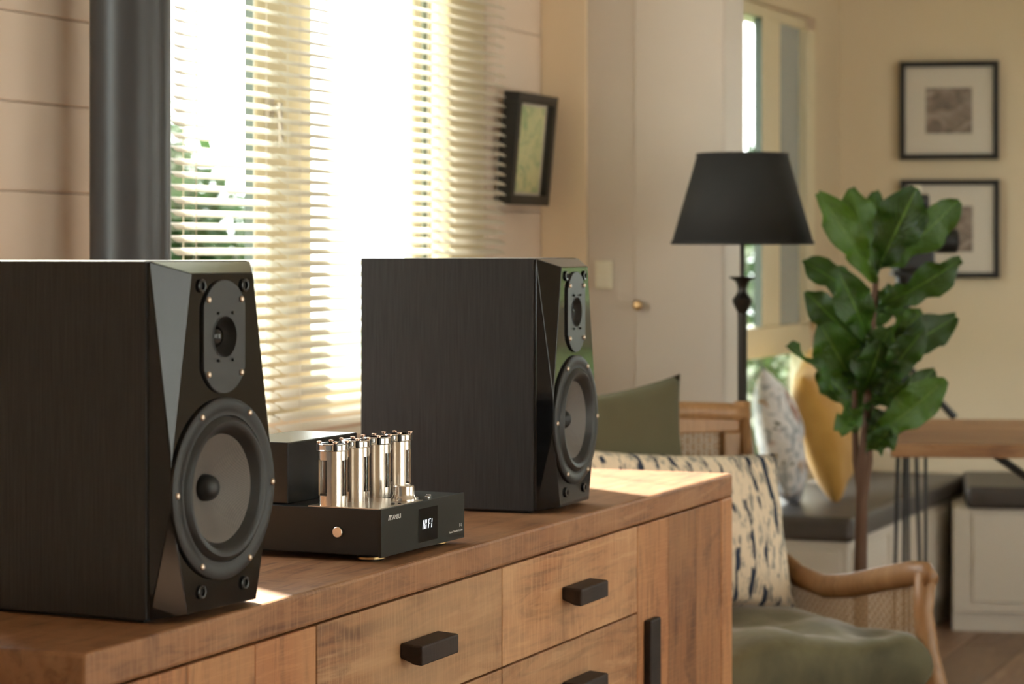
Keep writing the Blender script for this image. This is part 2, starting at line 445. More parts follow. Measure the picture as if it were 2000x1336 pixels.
# right-hand wall with unseen garden doors, added to light the room; back wall with a wide opening
wr = G()
for x0, x1, z0, z1 in ((XB, -1.9, 0, ZC), (.6, 1.6, 0, ZC), (4.1, 8.3, 0, ZC), (-1.9, .6, 2.25, ZC), (1.6, 4.1, 2.25, ZC)):
    wr.box(x0, YR-.15, z0, x1, YR, z1)
struct(wr.obj('wall_right', M['wall']))
struct(G().box(XB-.15, YR, 0, XB, 0, ZC).obj('wall_back', M['wall']))
def window(name, x0, x1, y, z0, z1, mullions, fr=.06, mat='frame_paint', ax='x'):
    g = G(); d = .05
    def bx(a, b, c, e):
        if ax == 'x': g.box(a, y, c, b, y+d, e)
        else: g.box(y, a, c, y+d, b, e)
    bx(x0, x1, z0, z0+fr); bx(x0, x1, z1-fr, z1); bx(x0, x0+fr, z0+fr, z1-fr); bx(x1-fr, x1, z0+fr, z1-fr)
    for m in mullions: bx(m-fr/2, m+fr/2, z0+fr, z1-fr)
    o = struct(g.obj(name, M[mat], bevel=.004, seg=1))
    g = G()
    if ax == 'x': g.box(x0+fr, y+.02, z0+fr, x1-fr, y+.024, z1-fr)
    else: g.box(y+.02, x0+fr, z0+fr, y+.024, x1-fr, z1-fr)
    g.obj('pane', M['glass'], o)
    return o
window('window_3', -1.9, .6, YR-.1, 0, 2.25, (-.65,))
window('window_4', 1.6, 4.1, YR-.1, 0, 2.25, (2.85,))
def curtain(label, x0, x1):
    g = G(); n = int((x1-x0)/.018); vs = []
    for i in range(n+1):
        xx = x0 + (x1-x0)*i/n; yy_ = YR+.07+.028*sin(i*.9)+.008*sin(i*.37)
        vs += [(xx, yy_, .03), (xx, yy_, 2.3)]
    g.poly(vs, [(2*i, 2*i+2, 2*i+3, 2*i+1) for i in range(n)])
    t = thing('added_light_curtain', label, 'curtain')  # unseen curtain, added to turn the daylight soft and warm
    g.obj('cloth', M['sheer'], t, smooth=True, angle=0)
    G().tube([(x0-.05, YR+.07, 2.32), (x1+.05, YR+.07, 2.32)], .012).obj('curtain_rod', M['black_metal'], t)
curtain('unseen sheer curtain added to soften the light, nearest the camera', -1.95, .65)
curtain('unseen sheer curtain added to soften the light, farther down the room', 1.55, 4.15)
window('window_6', W0[0], W0[1], .04, W0[2], W0[3], (), fr=.03)  # unseen window off the left edge, added for the near sun patch
# window 1 behind the blinds (x = along the wall)
def bar(name, par, x0, x1, z0, z1, mat, y0=.03, y1=.09, bev=.004):
    return G().box(x0, y0, z0, x1, y1, z1).obj(name, M[mat], par, bevel=bev, seg=1)
w1 = struct(G().box(W1[0], .02, W1[2], W1[1], .06, .93).box(W1[0], .02, 2.34, W1[1], .06, W1[3]).obj('window_1', M['frame_paint'], bevel=.004, seg=1))
bar('post', w1, 1.60, 1.64, 0.93, 2.34, 'frame_paint', .02, .05)
bar('sash_edge', w1, 1.9500, 1.9525, 0.93, 2.34, 'frame_edge', .022, .042, 0)
bar('mullion', w1, 1.953, 2.175, 0.93, 2.34, 'frame_paint', .02, .042)
bar('sash', w1, 2.655, 2.695, 0.93, 2.34, 'frame_paint', .03, .055)
bar('sash_edge', w1, 2.715, 2.725, 0.93, 2.34, 'frame_edge', .03, .055)
bar('sash', w1, 2.735, 2.750, 0.93, 2.34, 'frame_paint', .03, .055)
bar('casing', w1, 2.774, 2.96, 0.93, 2.34, 'frame_paint', .0, .06)
G().box(1.985, .010, 1.42, 2.005, .02, 1.46).tube([(1.995,.012,1.44),(1.995,-.008,1.44)], .007).tube([(1.995,-.006,1.45),(1.995,-.008,1.37)], .006).obj('handle', M['steel'], w1)
G().box(1.64, .036, .93, 1.953, .039, 2.34).box(2.175, .036, .93, 2.655, .039, 2.34).obj('pane', M['glass'], w1)
G().box(1.58, -.022, .845, 2.98, .03, .87).obj('window_sill', M['cream_trim'], w1, bevel=.004)
# window 2 in the dining nook
w2 = struct(G().box(W2[0], .03, W2[2], W2[1], .12, .50).box(W2[0], .03, 1.89, W2[1], .12, W2[3]).box(W2[0], .015, .856, W2[1], .12, .949).obj('window_2', M['frame_paint'], bevel=.004, seg=1))
bar('post', w2, 4.45, 4.52, .50, .856, 'frame_paint')
bar('post', w2, 4.45, 4.52, .949, 1.89, 'frame_paint')
bar('sash_edge', w2, 5.130, 5.1335, .949, 1.89, 'frame_edge', .022, .046, 0)
bar('mullion', w2, 5.134, 5.325, .949, 1.89, 'frame_paint', .02, .046)
bar('casing', w2, 5.572, 5.66, .50, .856, 'frame_paint', .0, .06)
bar('casing', w2, 5.572, 5.66, .949, 1.89, 'frame_paint', .0, .06)
G().box(5.325, .030, .949, 5.572, .036, 1.89).obj('painted_reflection_pane', M['painted_reflection'], w2)
G().box(5.600, -.010, .93, 5.610, .0, 1.05).obj('latch', M['brass'], w2)
G().box(4.52, .040, .50, 5.572, .043, .856).box(4.52, .040, .949, 5.130, .043, 1.89).obj('pane', M['glass'], w2)
# the casement ajar: a second sash swung outwards
# partition with cupboard door
part = struct(G().box(3.3, -.444, 0, 3.45, 0, ZC).obj('wall_partition', M['greige'], bevel=.004, seg=1))
struct(G().box(3.288, -.113, 0, 3.2998, -.001, ZC).obj('lit_wall_strip_1', M['cream_trim'], bevel=.002))  # wall strip brightened by window light; that lightness is painted in as cream
d1 = struct(G().box(3.291, -.442, .02, 3.2998, -.230, 2.1).obj('door_1', M['greige'], bevel=.003))
G().tube([(3.2905,-.247,1.055),(3.27,-.247,1.055)], .006).lathe([(.004,0),(.011,.004),(.012,.01),(.007,.016),(0,.017)], 16, T(3.275,-.247,1.055) @ Ry(-90)).obj('door_knob', M['brass'], d1, smooth=True)
# light switch on the partition
sw = thing('light_switch', 'small cream double light switch on the greige wall left of the lamp', 'switch', (3.2998,-.155,1.091))
G().box(-.011,-.021,0,0,.021,.066).obj('switch_plate', M['white_plastic'], sw, bevel=.003)
for z in (.006, .036):
    G().box(-.0145,-.016,z,-.0112,.016,z+.025).obj('rocker', M['white_plastic'], sw, bevel=.001)

# baseboards
struct(G().box(XB, -.012, 0, 3.287, -.0003, .1).obj('baseboard_left', M['cream_trim'], bevel=.003))

# ---------------------------------------------------------------- outside
lawn = struct(G().box(-30,.3,-.35,40,40,-.3).box(-30,-40,-.35,40,-4.95,-.06).box(-40,-4.9,-.35,-3.5,.3,-.1).obj('ground', M['lawn']))
def shrub(name, label, cat, loc, rx, rz, h, n=2200, group=None, seed=0, leaf=.05, mat='hedge'):
    rnd = random.Random(seed)
    t = thing(name, label, cat, loc, 0, group)
    vs, fs = [], []
    for i in range(n):
        a = rnd.uniform(0, 2*pi); ph = math.acos(rnd.uniform(-1, 1)); rr = rnd.uniform(.55, 1.0)
        rr *= 1 + .18*sin(3*a + seed) * sin(4*ph)
        c = Vector((rx*rr*sin(ph)*cos(a), rx*rr*sin(ph)*sin(a), h - rz + rz*rr*cos(ph)))
        if c.z < .05: c.z = rnd.uniform(.05, .3)
        d = Vector((rnd.gauss(0,1), rnd.gauss(0,1), rnd.gauss(0,1))).normalized(); e = d.orthogonal().normalized()
        s = leaf*rnd.uniform(.7, 1.5); b = len(vs)
        vs += [c - d*s, c + e*s*.5, c + d*s, c - e*s*.5]; fs.append((b,b+1,b+2,b+3))
    o = G().poly(vs, fs).obj('foliage', M[mat], t); o['kind'] = 'stuff'
    G().tube([(0,0,0),(.03,0,h*.3),(0,.02,h*.75)], [.07,.05,.02], 8).obj('trunk', M['bark'], t)
    return t
GZ = -.3
shrub('garden_shrub', 'broad green bush outside, low behind the left pane of the blinds window', 'bush', P(-2.05, 13.5, GZ), .62, 1.1, 2.25, 6000, seed=1, leaf=.06)
shrub('garden_shrub', 'leafy bush outside the dining nook, behind the floral pillow', 'bush', P(1.25, 10.6, GZ), 1.0, .75, 1.45, 3600, seed=4)
shrub('garden_shrub', 'dark bush outside the nook window, left edge beside the lamp shade', 'bush', P(.95, 14.5, GZ), .9, 1.1, 2.15, 2600, seed=5)
struct(G().box(4.0, .17, 2.28, 6.85, 2.15, 2.36).obj('added_sun_block', M['ceiling']))  # unseen roof, added to keep direct sun off the nook bench
for i, (ss, dd_, hh, lb) in enumerate(((1.2,3.4,2.4,'green bush beyond the far window, nearest the window wall'),(3.1,4.6,2.7,'green bush beyond the far window, middle one'),(5.0,3.5,2.3,'green bush beyond the far window, farthest right'))):
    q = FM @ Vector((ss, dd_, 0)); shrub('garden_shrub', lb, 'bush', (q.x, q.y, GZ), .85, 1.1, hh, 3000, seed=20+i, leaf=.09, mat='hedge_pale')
struct(G().box(-6, -9, -.06, 6, YR-.15, -.02).obj('added_bounce_slab', M['bounce_paving']))  # unseen pale slab, added so bounced light stays neutral

# ---------------------------------------------------------------- sideboard
sb = thing('sideboard', 'long rustic brown wooden sideboard with dark block handles', 'sideboard', (0, -.87, 0))
DEP = .46
G().box(0, 0, ZT-.0385, 2.01, DEP, ZT).obj('top', M['oak_x'], sb, bevel=.004)
G().box(0, 0, .0, .06, DEP, ZT-.039).obj('side_panel', M['oak_z'], sb, bevel=.004)
G().box(1.95, 0, .0, 2.01, DEP, ZT-.039).obj('side_panel', M['oak_z'], sb, bevel=.004)
G().box(.06, .03, .18, 1.95, DEP-.01, .24).obj('bottom', M['oak_x'], sb)
G().box(.0605, DEP-.02, .24, 1.9495, DEP-.005, ZT-.041).obj('back_panel', M['oak_x'], sb)
G().box(.0605, .03, .245, 1.9495, DEP-.03, ZT-.045).obj('carcass', M['dark_wood'], sb)
def block_handle(par, x0, x1, z0, z1, y=0, upright=False):
    g = G()
    if not upright:   # block that narrows toward the drawer underneath
        pr = [(-.0, z1), (-.030, z1-.002), (-.030, z0), (-.018, z0+.001), (-.0, z0+.008)]
        vs = [(x0, y+a, b) for a, b in pr] + [(x1, y+a, b) for a, b in pr]
        n = len(pr)
        g.poly(vs, [tuple(range(n))[::-1], tuple(range(n, 2*n))] + [(i, (i+1)%n, n+(i+1)%n, n+i) for i in range(n)])
    else:
        g.box(x0, y-.012, z0, x1, y, z1)
    return g.obj('handle', M['dark_wood'], par, bevel=.0025)
rowH = .1335
for ci, (x0, x1) in enumerate(((.4745, 1.0035), (1.0065, 1.532))):
    for r in range(4):
        z1 = ZT - .0405 - r*rowH; z0 = z1 - rowH + .0025
        lab = None
        d = G().box(x0, .001, z0, x1, .026, z1).obj('drawer', M['oak_d'], sb, bevel=.0015)
        c = (x0+x1)/2 + .004; zc = (z0+z1)/2
        block_handle(d, c-.054, c+.054, zc-.013, zc+.013, .001)
for x0, x1, hx in ((.062, .472, .42), (1.5345, 1.948, 1.585)):
    door = G().box(x0, .012, .245, x1, .026, ZT-.041).obj('door', M['oak_z'], sb)
    wds = (.144, .141, .128) if x0 > 1 else (.128, .141, .141)
    a = x0
    for wd in wds:
        b = min(a + wd, x1)
        G().box(0, .001, .245, b-a-.001, .0118, ZT-.041).obj('plank', M['oak_z'], door, bevel=.0015, loc=(a,0,0))
        a = b
    block_handle(door, hx-.024, hx+.024, .36, ZT-.188, .001, True)

# ---------------------------------------------------------------- speakers
def hull_plate(outer, holes, y):
    """flat plate with round holes; returns verts, tris"""
    loops = [[Vector((a, y, b)) for a, b in outer]] + [[Vector((a, y, b)) for a, b in h] for h in holes]
    tris = tessellate_polygon(loops)
    return [tuple(v) for l in loops for v in l], [tuple(t) for t in tris]
def circ(cx, cz, r, n=48): return [(cx + r*cos(2*pi*i/n), cz + r*sin(2*pi*i/n)) for i in range(n)]
SW, SH, SD = .187, .368, .272
def speaker(label, loc, rz):
    t = thing('speaker', label, 'speaker', loc, rz, 'pair of black bookshelf speakers')
    G().box(0, 0, .004, SW, SD, SH).obj('cabinet', M['vinyl'], t, bevel=.0012)
    G().box(.012, .012, 0, SW-.012, SD-.012, .0042).obj('base', M['rubber'], t)
    # faceted gloss baffle; y negative is toward the listener
    p = -.030; wc = SW/2
    back = [(.0008,.004),(SW-.0008,.004),(SW-.0008,SH-.0008),(.0008,SH-.0008)]
    fr = [(.036,.355),(SW-.036,.355),(SW-.001,.165),(SW-.001,.120),(SW-.030,.008),(.030,.008),(.001,.120),(.001,.165)]
    wz, tz = .131, .289
    hv, hf = hull_plate(fr, [circ(wc, wz, .074), circ(wc, tz, .021, 32)], p)
    g = G(); g.poly(hv, hf)
    n = len(hv)
    B = [(a, -.003, b) for a, b in back]; F = [(a, p, b) for a, b in fr]
    vs = B + F   # 0..3 back bl br tr tl ; 4.. front
    faces = [(3,2,5,4),            # top facet
             (2,5,6),(2,6,7),(2,7,1),(1,7,8),(1,8,9,0),(0,9,10),(0,10,3),(3,10,11),(3,11,4),(3,2,1,0)]
    g.poly(vs, faces)
    bmesh.ops.remove_doubles(g.bm, verts=g.bm.verts[:], dist=1e-5)
    g.obj('baffle', M['gloss'], t, bevel=.0009)
    G().box(.002, -.003, .006, SW-.002, .0, SH-.002).obj('gasket', M['rubber'], t)
    # tweeter plate
    out = []
    R0, st = .0415, .0175
    for i in range(48):
        a = 2*pi*i/48
        px = max(-.0385, min(.0385, R0*cos(a))); pz = R0*sin(a) + (st if sin(a) > 0 else -st)
        out.append((wc+px, tz+pz))
    hv, hf = hull_plate(out, [circ(wc, tz, .0212, 32)], p-.0030)
    g = G().poly(hv, hf)
    o2 = [(a, p, b) for a, b in out]; o3 = [(a, p-.003, b) for a, b in out]
    g.poly(o2+o3, [(i, (i+1)%48, 48+(i+1)%48, 48+i) for i in range(48)])
    bmesh.ops.remove_doubles(g.bm, verts=g.bm.verts[:], dist=1e-5)
    tw = g.obj('tweeter', M['plate'], t, bevel=.0006)
    Mt = T(wc, p-.003, tz) @ Rx(90)         # local +z -> world -y (toward listener)
    G().lathe([(.0225,.0006),(.0212,.0006),(.0205,-.001),(.019,-.006),(.0165,-.011),(.0135,-.014),(.0125,-.0155)], 36, Mt, caps=False).obj('horn', M['matte_black'], tw, smooth=True)
    G().lathe([(.0127,-.0155),(.012,-.0125),(.0095,-.0085),(.006,-.006),(.0025,-.005),(0,-.0048)], 28, Mt, caps=False).obj('dome', M['gloss'], tw, smooth=True)
    def scr(par, a, b, y, r=.0033, mat='screw'):
        G().lathe([(r,0),(r*1.02,.0012),(r*.7,.0024),(0,.0028)], 14, T(a, y, b) @ Rx(90)).obj('screw', M[mat], par, smooth=True)
    for sx in (-1,1):
        for sz in (-1,1): scr(tw, wc+sx*.0305, tz+sz*.0385, p-.003)
    for sx in (-1,1):
        for sz in (-1,1): scr(tw, wc+sx*.0135, tz+sz*.0245, p-.003, .0016, 'socket')
    # woofer
    Mw = T(wc, p, wz) @ Rx(90)
    wf = G().lathe([(.0945,0),(.0945,.0030),(.0925,.0045),(.0825,.0045),(.0815,.0038),(.0765,.0042),(.0745,.0015),(.0742,-.008)], 96, Mw, caps=False).obj('woofer', M['matte_black'], t, smooth=True, angle=40)
    G().lathe([(.0760,.0030),(.0735,.0062),(.0700,.0085),(.0660,.0080),(.0625,.0050),(.0590,.0000),(.0560,-.0030)], 96, Mw, caps=False).obj('surround', M['rubber'], wf, smooth=True)
    G().lathe([(.0565,-.0025),(.045,-.0085),(.033,-.0145),(.021,-.0200),(.0128,-.0240)], 96, Mw, caps=False).obj('cone', M['cone'], wf, smooth=True)
    G().lathe([(.0135,-.0275),(.0142,-.0230),(.0140,-.0180),(.0124,-.0130),(.0095,-.0095),(.0055,-.0072),(0,-.0062)], 32, Mw, caps=False).obj('phase_plug', M['rubber'], wf, smooth=True)
    for i in range(6):
        a = R(60*i + 0)
        scr(wf, wc+.0882*cos(a), wz+.0882*sin(a), p-.0042)
    # grille sockets
    for sx in (-1,1):
        for b in (.342, .028):
            xx = wc + sx*(.0400)
            G().lathe([(.0072,0),(.0072,.0022),(.0060,.0030),(.0040,.0028),(.0036,.0004),(0,.0002)], 20, T(xx, p, b) @ Rx(90), caps=False).obj('grille_socket', M['socket'], t, smooth=True)
    return t
pl = P(-.370, 2.450, ZT); prr = P(.031, 3.480, ZT)
speaker('nearer large black speaker at the left edge, on the sideboard', pl, H(26.9))
speaker('farther black speaker on the sideboard, right of the amplifier', prr, H(20.8))

# ---------------------------------------------------------------- amplifier
AW, AD, AZ0, AZ1 = .234, .235, .0077, .0646
am = thing('amplifier', 'low black amplifier with silver valve cages, between the speakers', 'amplifier', P(-.158, 2.93, ZT), H(24.3))
ch = G().box(.002, .004, AZ0, AW-.002, AD, AZ1).obj('chassis', M['chassis'], am, bevel=.0015)
fp = G().box(0, 0, AZ0-.001, AW, .0042, AZ1+.0004).obj('front_panel', M['amp_front'], am, bevel=.0006)
G().box(.0025, .004, AZ1-.0002, .122, .103, AZ1+.0012).obj('top_plate', M['steel'], am, bevel=.0004)
for fx in (.03, AW-.03):
    for fy in (.03, AD-.03):
        f = G().lathe([(.016,0),(.017,.002),(.017,.0078)], 28, T(fx,fy,0)).obj('foot', M['matte_black'], am, smooth=True)
        G().lathe([(.0168,.0015),(.0178,.002),(.0178,.0045),(.0168,.005)], 28, T(fx,fy,0), caps=False).obj('gold_ring', M['gold'], f, smooth=True)
# display
G().box(.101, -.0006, .0140, .154, .0002, .0560).obj('display', M['display'], fp, bevel=.0004)
# seven segment style glyphs reading  HI FI
g = G(); sl = .16
def seg(x0, z0, x1, z1, w=.0009):
    d = Vector((x1-x0, 0, z1-z0)); nrm = Vector((-d.z, 0, d.x)).normalized()*w/2
    pts = [Vector((x0,0,z0))+nrm, Vector((x1,0,z1))+nrm, Vector((x1,0,z1))-nrm, Vector((x0,0,z0))-nrm]
    sh = lambda q: (q.x + sl*(q.z), q.z)
    vs = [(sh(q)[0], -.0008, q.z) for q in pts] + [(sh(q)[0], -.0012, q.z) for q in pts]
    g.poly(vs, [(0,1,2,3),(4,7,6,5),(0,4,5,1),(1,5,6,2),(2,6,7,3),(3,7,4,0)])
zb, zm, zt = .0302, .0358, .0412
for (a, b, c, d) in ((.1125,zb,.1125,zm-.0006),(.1125,zm+.0006,.1125,zt),(.1175,zb,.1175,zm-.0006),(.1175,zm+.0006,.1175,zt),(.1132,zm,.1168,zm),
                     (.1210,zb,.1210,zm-.0006),(.1210,zm+.0006,.1210,zt),
                     (.1275,zb,.1275,zm-.0006),(.1275,zm+.0006,.1275,zt),(.1282,zm,.1315,zm),(.1282,zt,.1325,zt),
                     (.1365,zb,.1365,zm-.0006),(.1365,zm+.0006,.1365,zt)):
    seg(a - .006, b, c - .006, d)
g.obj('display_digits', M['glow'], fp)
def text(s, size, x, z, mat, par, name, y=-.00025, align='LEFT', shear=0):
    c = bpy.data.curves.new(name, 'FONT'); c.body = s; c.size = size; c.extrude = .0001; c.align_x = align; c.shear = shear
    o = bpy.data.objects.new(name, c); COL.objects.link(o); c.materials.append(M[mat]); o.parent = par
    bpy.context.view_layer.update()
    me = bpy.data.meshes.new_from_object(o.evaluated_get(bpy.context.evaluated_depsgraph_get()))
    me.name = name; bpy.data.objects.remove(o)
    o = bpy.data.objects.new(name, me); COL.objects.link(o); o.parent = par
    if not me.materials: me.materials.append(M[mat])
    o.location = (x, y, z); o.rotation_euler = (R(90), 0, 0); return o
text('SANSUI', .0078, .0262, .0503, 'white_ink', fp, 'lettering')
g = G()
for x0 in (.0180, .0214):   # slanted double-stroke emblem before the name
    vs = [(x0, -.0001, .0503), (x0+.0015, -.0001, .0503), (x0+.0035, -.0001, .0562), (x0+.0020, -.0001, .0562)]
    g.poly(vs + [(a, -.0004, c) for a, b, c in vs], [(0,1,2,3),(4,7,6,5),(0,4,5,1),(1,5,6,2),(2,6,7,3),(3,7,4,0)])
g.box(.0200,-.0004,.0547,.0262,-.0001,.0562)
g.obj('emblem', M['white_ink'], fp)
text('P-1', .0062, AW-.0075, .0222, 'white_ink', fp, 'lettering', align='RIGHT')
text('Vacuum Tube Hi-Fi Combo', .0036, AW-.006, .0165, 'white_ink', fp, 'lettering', align='RIGHT')
# power button on the left flank
G().lathe([(.0068,0),(.0068,.0028),(.0060,.0036),(0,.0034)], 28, T(.002,.0600,.0352) @ Ry(-90)).obj('power_button', M['steel'], am, smooth=True)
# transformer cover at the back
G().box(.013, .137, AZ1, .196, .228, AZ1+.0765).obj('transformer_cover', M['box_black'], am, bevel=.0015)
# volume knob
G().lathe([(.0158,0),(.0160,.0012),(.0158,.0035),(.0140,.0065),(.0132,.0090),(.0132,.0188),(.0122,.0200),(0,.0200)], 56, T(.1006,.0205,AZ1+.0008)).obj('volume_knob', M['polished'], am, smooth=True, angle=30)
# buttons and sockets on the right half of the top
for bx, by in ((.1300,.018),(.1395,.024),(.1500,.012),(.1700,.020)):
    G().lathe([(.0034,0),(.0034,.0022),(.0024,.0030),(0,.0030)], 16, T(bx,by,AZ1)).obj('push_button', M['chrome'], am, smooth=True)
for bx, by in ((.0540,.012),(.0625,.016),(.0640,.008)):
    G().lathe([(.0022,0),(.0022,.0012),(0,.0014)], 14, T(bx,by,AZ1+.0012)).obj('plate_screw', M['iron'], am, smooth=True)
# valve cages
def cage(ix):
    cx, cy = .0190 + .0577*ix, .0765
    base = AZ1 + .0012
    phi0 = 212 - math.degrees(H(24.3))
    R1, H1 = .0178, .0668
    g = G(); nA = 72; zs = [0, .0125, .0560, H1]
    def solid(a):   # three windows of 62 degrees
        d = ((math.degrees(a) - phi0 + 60) % 120) - 60
        return abs(d) <= 29
    ring = {}
    def vv(i, k, rr):
        key = (i % nA, k, rr)
        if key not in ring:
            a = 2*pi*(i % nA)/nA; ring[key] = g.bm.verts.new((cx+rr*cos(a), cy+rr*sin(a), base+zs[k]))
        return ring[key]
    Ri = R1 - .0014
    faces = lambda *q: g.bm.faces.new(q)
    for i in range(nA):
        am_ = 2*pi*(i+.5)/nA; s0 = solid(am_)
        sp_, sn_ = solid(am_ - 2*pi/nA), solid(am_ + 2*pi/nA)
        for k in range(3):
            if k == 1 and not s0: continue
            faces(vv(i,k,R1), vv(i+1,k,R1), vv(i+1,k+1,R1), vv(i,k+1,R1))
            faces(vv(i,k,Ri), vv(i,k+1,Ri), vv(i+1,k+1,Ri), vv(i+1,k,Ri))
            if k == 1 and not sp_: faces(vv(i,1,R1), vv(i,2,R1), vv(i,2,Ri), vv(i,1,Ri))
            if k == 1 and not sn_: faces(vv(i+1,1,R1), vv(i+1,1,Ri), vv(i+1,2,Ri), vv(i+1,2,R1))
        if not s0:
            faces(vv(i,1,R1), vv(i,1,Ri), vv(i+1,1,Ri), vv(i+1,1,R1)); faces(vv(i,2,R1), vv(i+1,2,R1), vv(i+1,2,Ri), vv(i,2,Ri))
        faces(vv(i,3,R1), vv(i+1,3,R1), vv(i+1,3,Ri), vv(i,3,Ri))
    c = g.obj('valve_cage', M['polished'], am, smooth=True, angle=50)
    Mc = T(cx, cy, base)
    G().lathe([(.0150,.002),(.0150,.058),(.0120,.064),(.006,.066),(0,.0665)], 36, Mc, caps=False).obj('glass_valve', M['tube_glass'], c, smooth=True)
    G().lathe([(.0062,.004),(.0062,.030),(.0040,.034),(.0040,.044),(.0058,.047),(0,.049)], 20, Mc).obj('electrode', M['chrome'], c, smooth=True)
    G().lathe([(.0188,.0668),(.0196,.0676),(.0188,.0684),(.0188,.0745),(.0196,.0752),(.0188,.0762),(.0150,.0762),(.0150,.0668)], 48, Mc, caps=False).obj('cap_ring', M['chrome'], c, smooth=True, angle=30)
    for j in range(4):
        a = R(phi0 + 4 + 90*j)
        sx, sy = cx + .0172*cos(a), cy + .0172*sin(a)
        G().lathe([(.0031,.0672),(.0031,.0764)], 12, T(sx,sy,base)).obj('spacer', M['matte_black'], c, smooth=True)
        G().lathe([(.0022,.0762),(.0022,.0776),(.0034,.0778),(.0034,.0786),(.0018,.0792),(0,.0792)], 12, T(sx,sy,base)).obj('cap_screw', M['copper'], c, smooth=True)
for i in range(4): cage(i)

# ---------------------------------------------------------------- flue pipe
fl = thing('flue_pipe', 'thick satin black flue pipe standing left of the blinds', 'pipe', P(-.592, 3.76, 0))
G().lathe([(.0625,.0),(.0625,ZC)], 64).obj('pipe', M['flue'], fl, smooth=True)
G().lathe([(.0635,.0),(.095,.0),(.095,.012),(.0635,.02)], 48, caps=False).obj('collar', M['flue'], fl, smooth=True)

# ---------------------------------------------------------------- venetian blinds
def blind(label, x0, x1, z0, z1, y=-.036, tilt=28):
    t = thing('venetian_blind', label, 'blind', (0, y, z0), 0, 'white slatted blinds of the big window')
    G().box(x0, -.014, z1-z0, x1, .014, z1-z0+.03).obj('headrail', M['slat'], t, bevel=.002)
    G().box(x0, -.013, -.018, x1, .013, -.002).obj('bottom_rail', M['slat'], t, bevel=.003)
    pitch = .0215; n = int((z1-z0)/pitch)
    prof = [(-.0125, 0), (-.006, .0012), (0, .0017), (.006, .0012), (.0125, 0)]
    g = G(); vs = []
    e = .006
    xs = [(x0, .6), (x0+e*.4, .9), (x0+e, 1), (x1-e, 1), (x1-e*.4, .9), (x1, .6)]
    for xx, s in xs:
        for a, b in prof: vs.append((xx, a*s, b))
    m = len(prof)
    fs = [(i*m+j, (i+1)*m+j, (i+1)*m+j+1, i*m+j+1) for i in range(len(xs)-1) for j in range(m-1)]
    g.poly(vs, fs)
    s0 = g.obj('slat', M['slat'], t, smooth=True, loc=(0,0,.012), rot=(R(tilt), 0, 0))
    for i in range(1, n): dup(s0, t, (0, 0, .012 + pitch*i), (R(tilt + random.uniform(-1.2,1.2)), 0, 0))
    k = max(2, int((x1-x0)/.33)+1)
    for i in range(k):
        xx = x0 + .06 + (x1-x0-.12)*i/(k-1)
        G().box(xx-.0009, -.0130, -.01, xx+.0009, -.0122, z1-z0).box(xx-.0009, .0122, -.01, xx+.0009, .0130, z1-z0).obj('ladder_cord', M['slat'], t)
    return t
blind('narrow white slatted blind between the flue pipe and the window post', 1.56, 1.927, .80, 2.44)
blind('wide white slatted blind behind the amplifier and right speaker', 1.935, 2.975, .80, 2.44)

# ---------------------------------------------------------------- pictures
def picture(label, loc, rz, w_, h_, dep, fw_, photo, photo_mat, tilt=0):
    t = thing('picture_frame', label, 'picture', loc, rz)
    t.rotation_euler = (R(tilt), 0, rz)
    g = G()
    g.box(-w_/2, -dep, 0, w_/2, 0, fw_).box(-w_/2, -dep, h_-fw_, w_/2, 0, h_).box(-w_/2, -dep, fw_, -w_/2+fw_, 0, h_-fw_).box(w_/2-fw_, -dep, fw_, w_/2, 0, h_-fw_)
    g.obj('frame', M['black_frame'], t, bevel=.001)
    G().box(-w_/2+fw_, -dep*.55, fw_, w_/2-fw_, -.002, h_-fw_).obj('mat_board', M['mat_board'], t)
    pw, ph, pz = photo
    G().box(-pw/2, -dep*.55-.001, h_*pz-ph/2, pw/2, -dep*.55-.0001, h_*pz+ph/2).obj('print', M[photo_mat], t)
    G().box(-w_/2+fw_, -dep*.80, fw_, w_/2-fw_, -dep*.78, h_-fw_).obj('glazing', M['reflecting_glass'], t)
    return t
fd = Vector((cos(FH), sin(FH), 0))
for lab, s, z in (('upper square black-framed photograph on the far wall', .359, 1.482), ('lower square black-framed photograph, half behind the fig leaves', .361, 1.090)):
    picture(lab, Vector((C0.x, C0.y, z)) + fd*s - Vector((-sin(FH), cos(FH), 0))*.001, FH, .324, .326, .03, .019, (.152,.152,.5), 'photo')
picture('small deep black-framed picture right of the blinds, green garden reflection painted in', (3.122, -.003, 1.286), 0, .232, .250, .038, .022, (.165,.195,.5), 'garden_reflection', tilt=5.5)

# ---------------------------------------------------------------- floor lamp
lp = P(.502, 5.28); lm = thing('floor_lamp', 'black-shaded floor lamp on a slim dark turned pole', 'lamp', lp)
G().lathe([(.13,0),(.13,.012),(.09,.022),(.03,.03),(.014,.05)], 40).obj('base', M['iron'], lm, smooth=True)
def zl(y): return CZ - (y-492)/4733*5.28
zs_, ze_ = zl(476), zl(305)
G().tube([(0,0,.04),(0,0,zl(605))], .0105, 16).tube([(0,0,zl(545)),(0,0,ze_-.03)], .0055, 12).obj('pole', M['iron'], lm, smooth=True)
zo = zl(612)
G().lathe([(.011,zo-.006),(.010,zo),(.014,zo+.008),(.021,zo+.022),(.022,zo+.030),(.013,zo+.042),(.010,zo+.050),(.012,zo+.062),(.016,zo+.070),(.028,zo+.077),(.030,zo+.080),(.012,zo+.080),(.006,zo+.082)], 24).obj('finial_vase', M['iron'], lm, smooth=True)
rt, rb = .0995, .1545
sh_ = G().lathe([(rb,zs_),(rt,ze_)], 72, caps=False).obj('lamp_shade', M['shade'], lm, smooth=True)
so = sh_.modifiers.new('s', 'SOLIDIFY'); so.thickness = .002; so.offset = -1
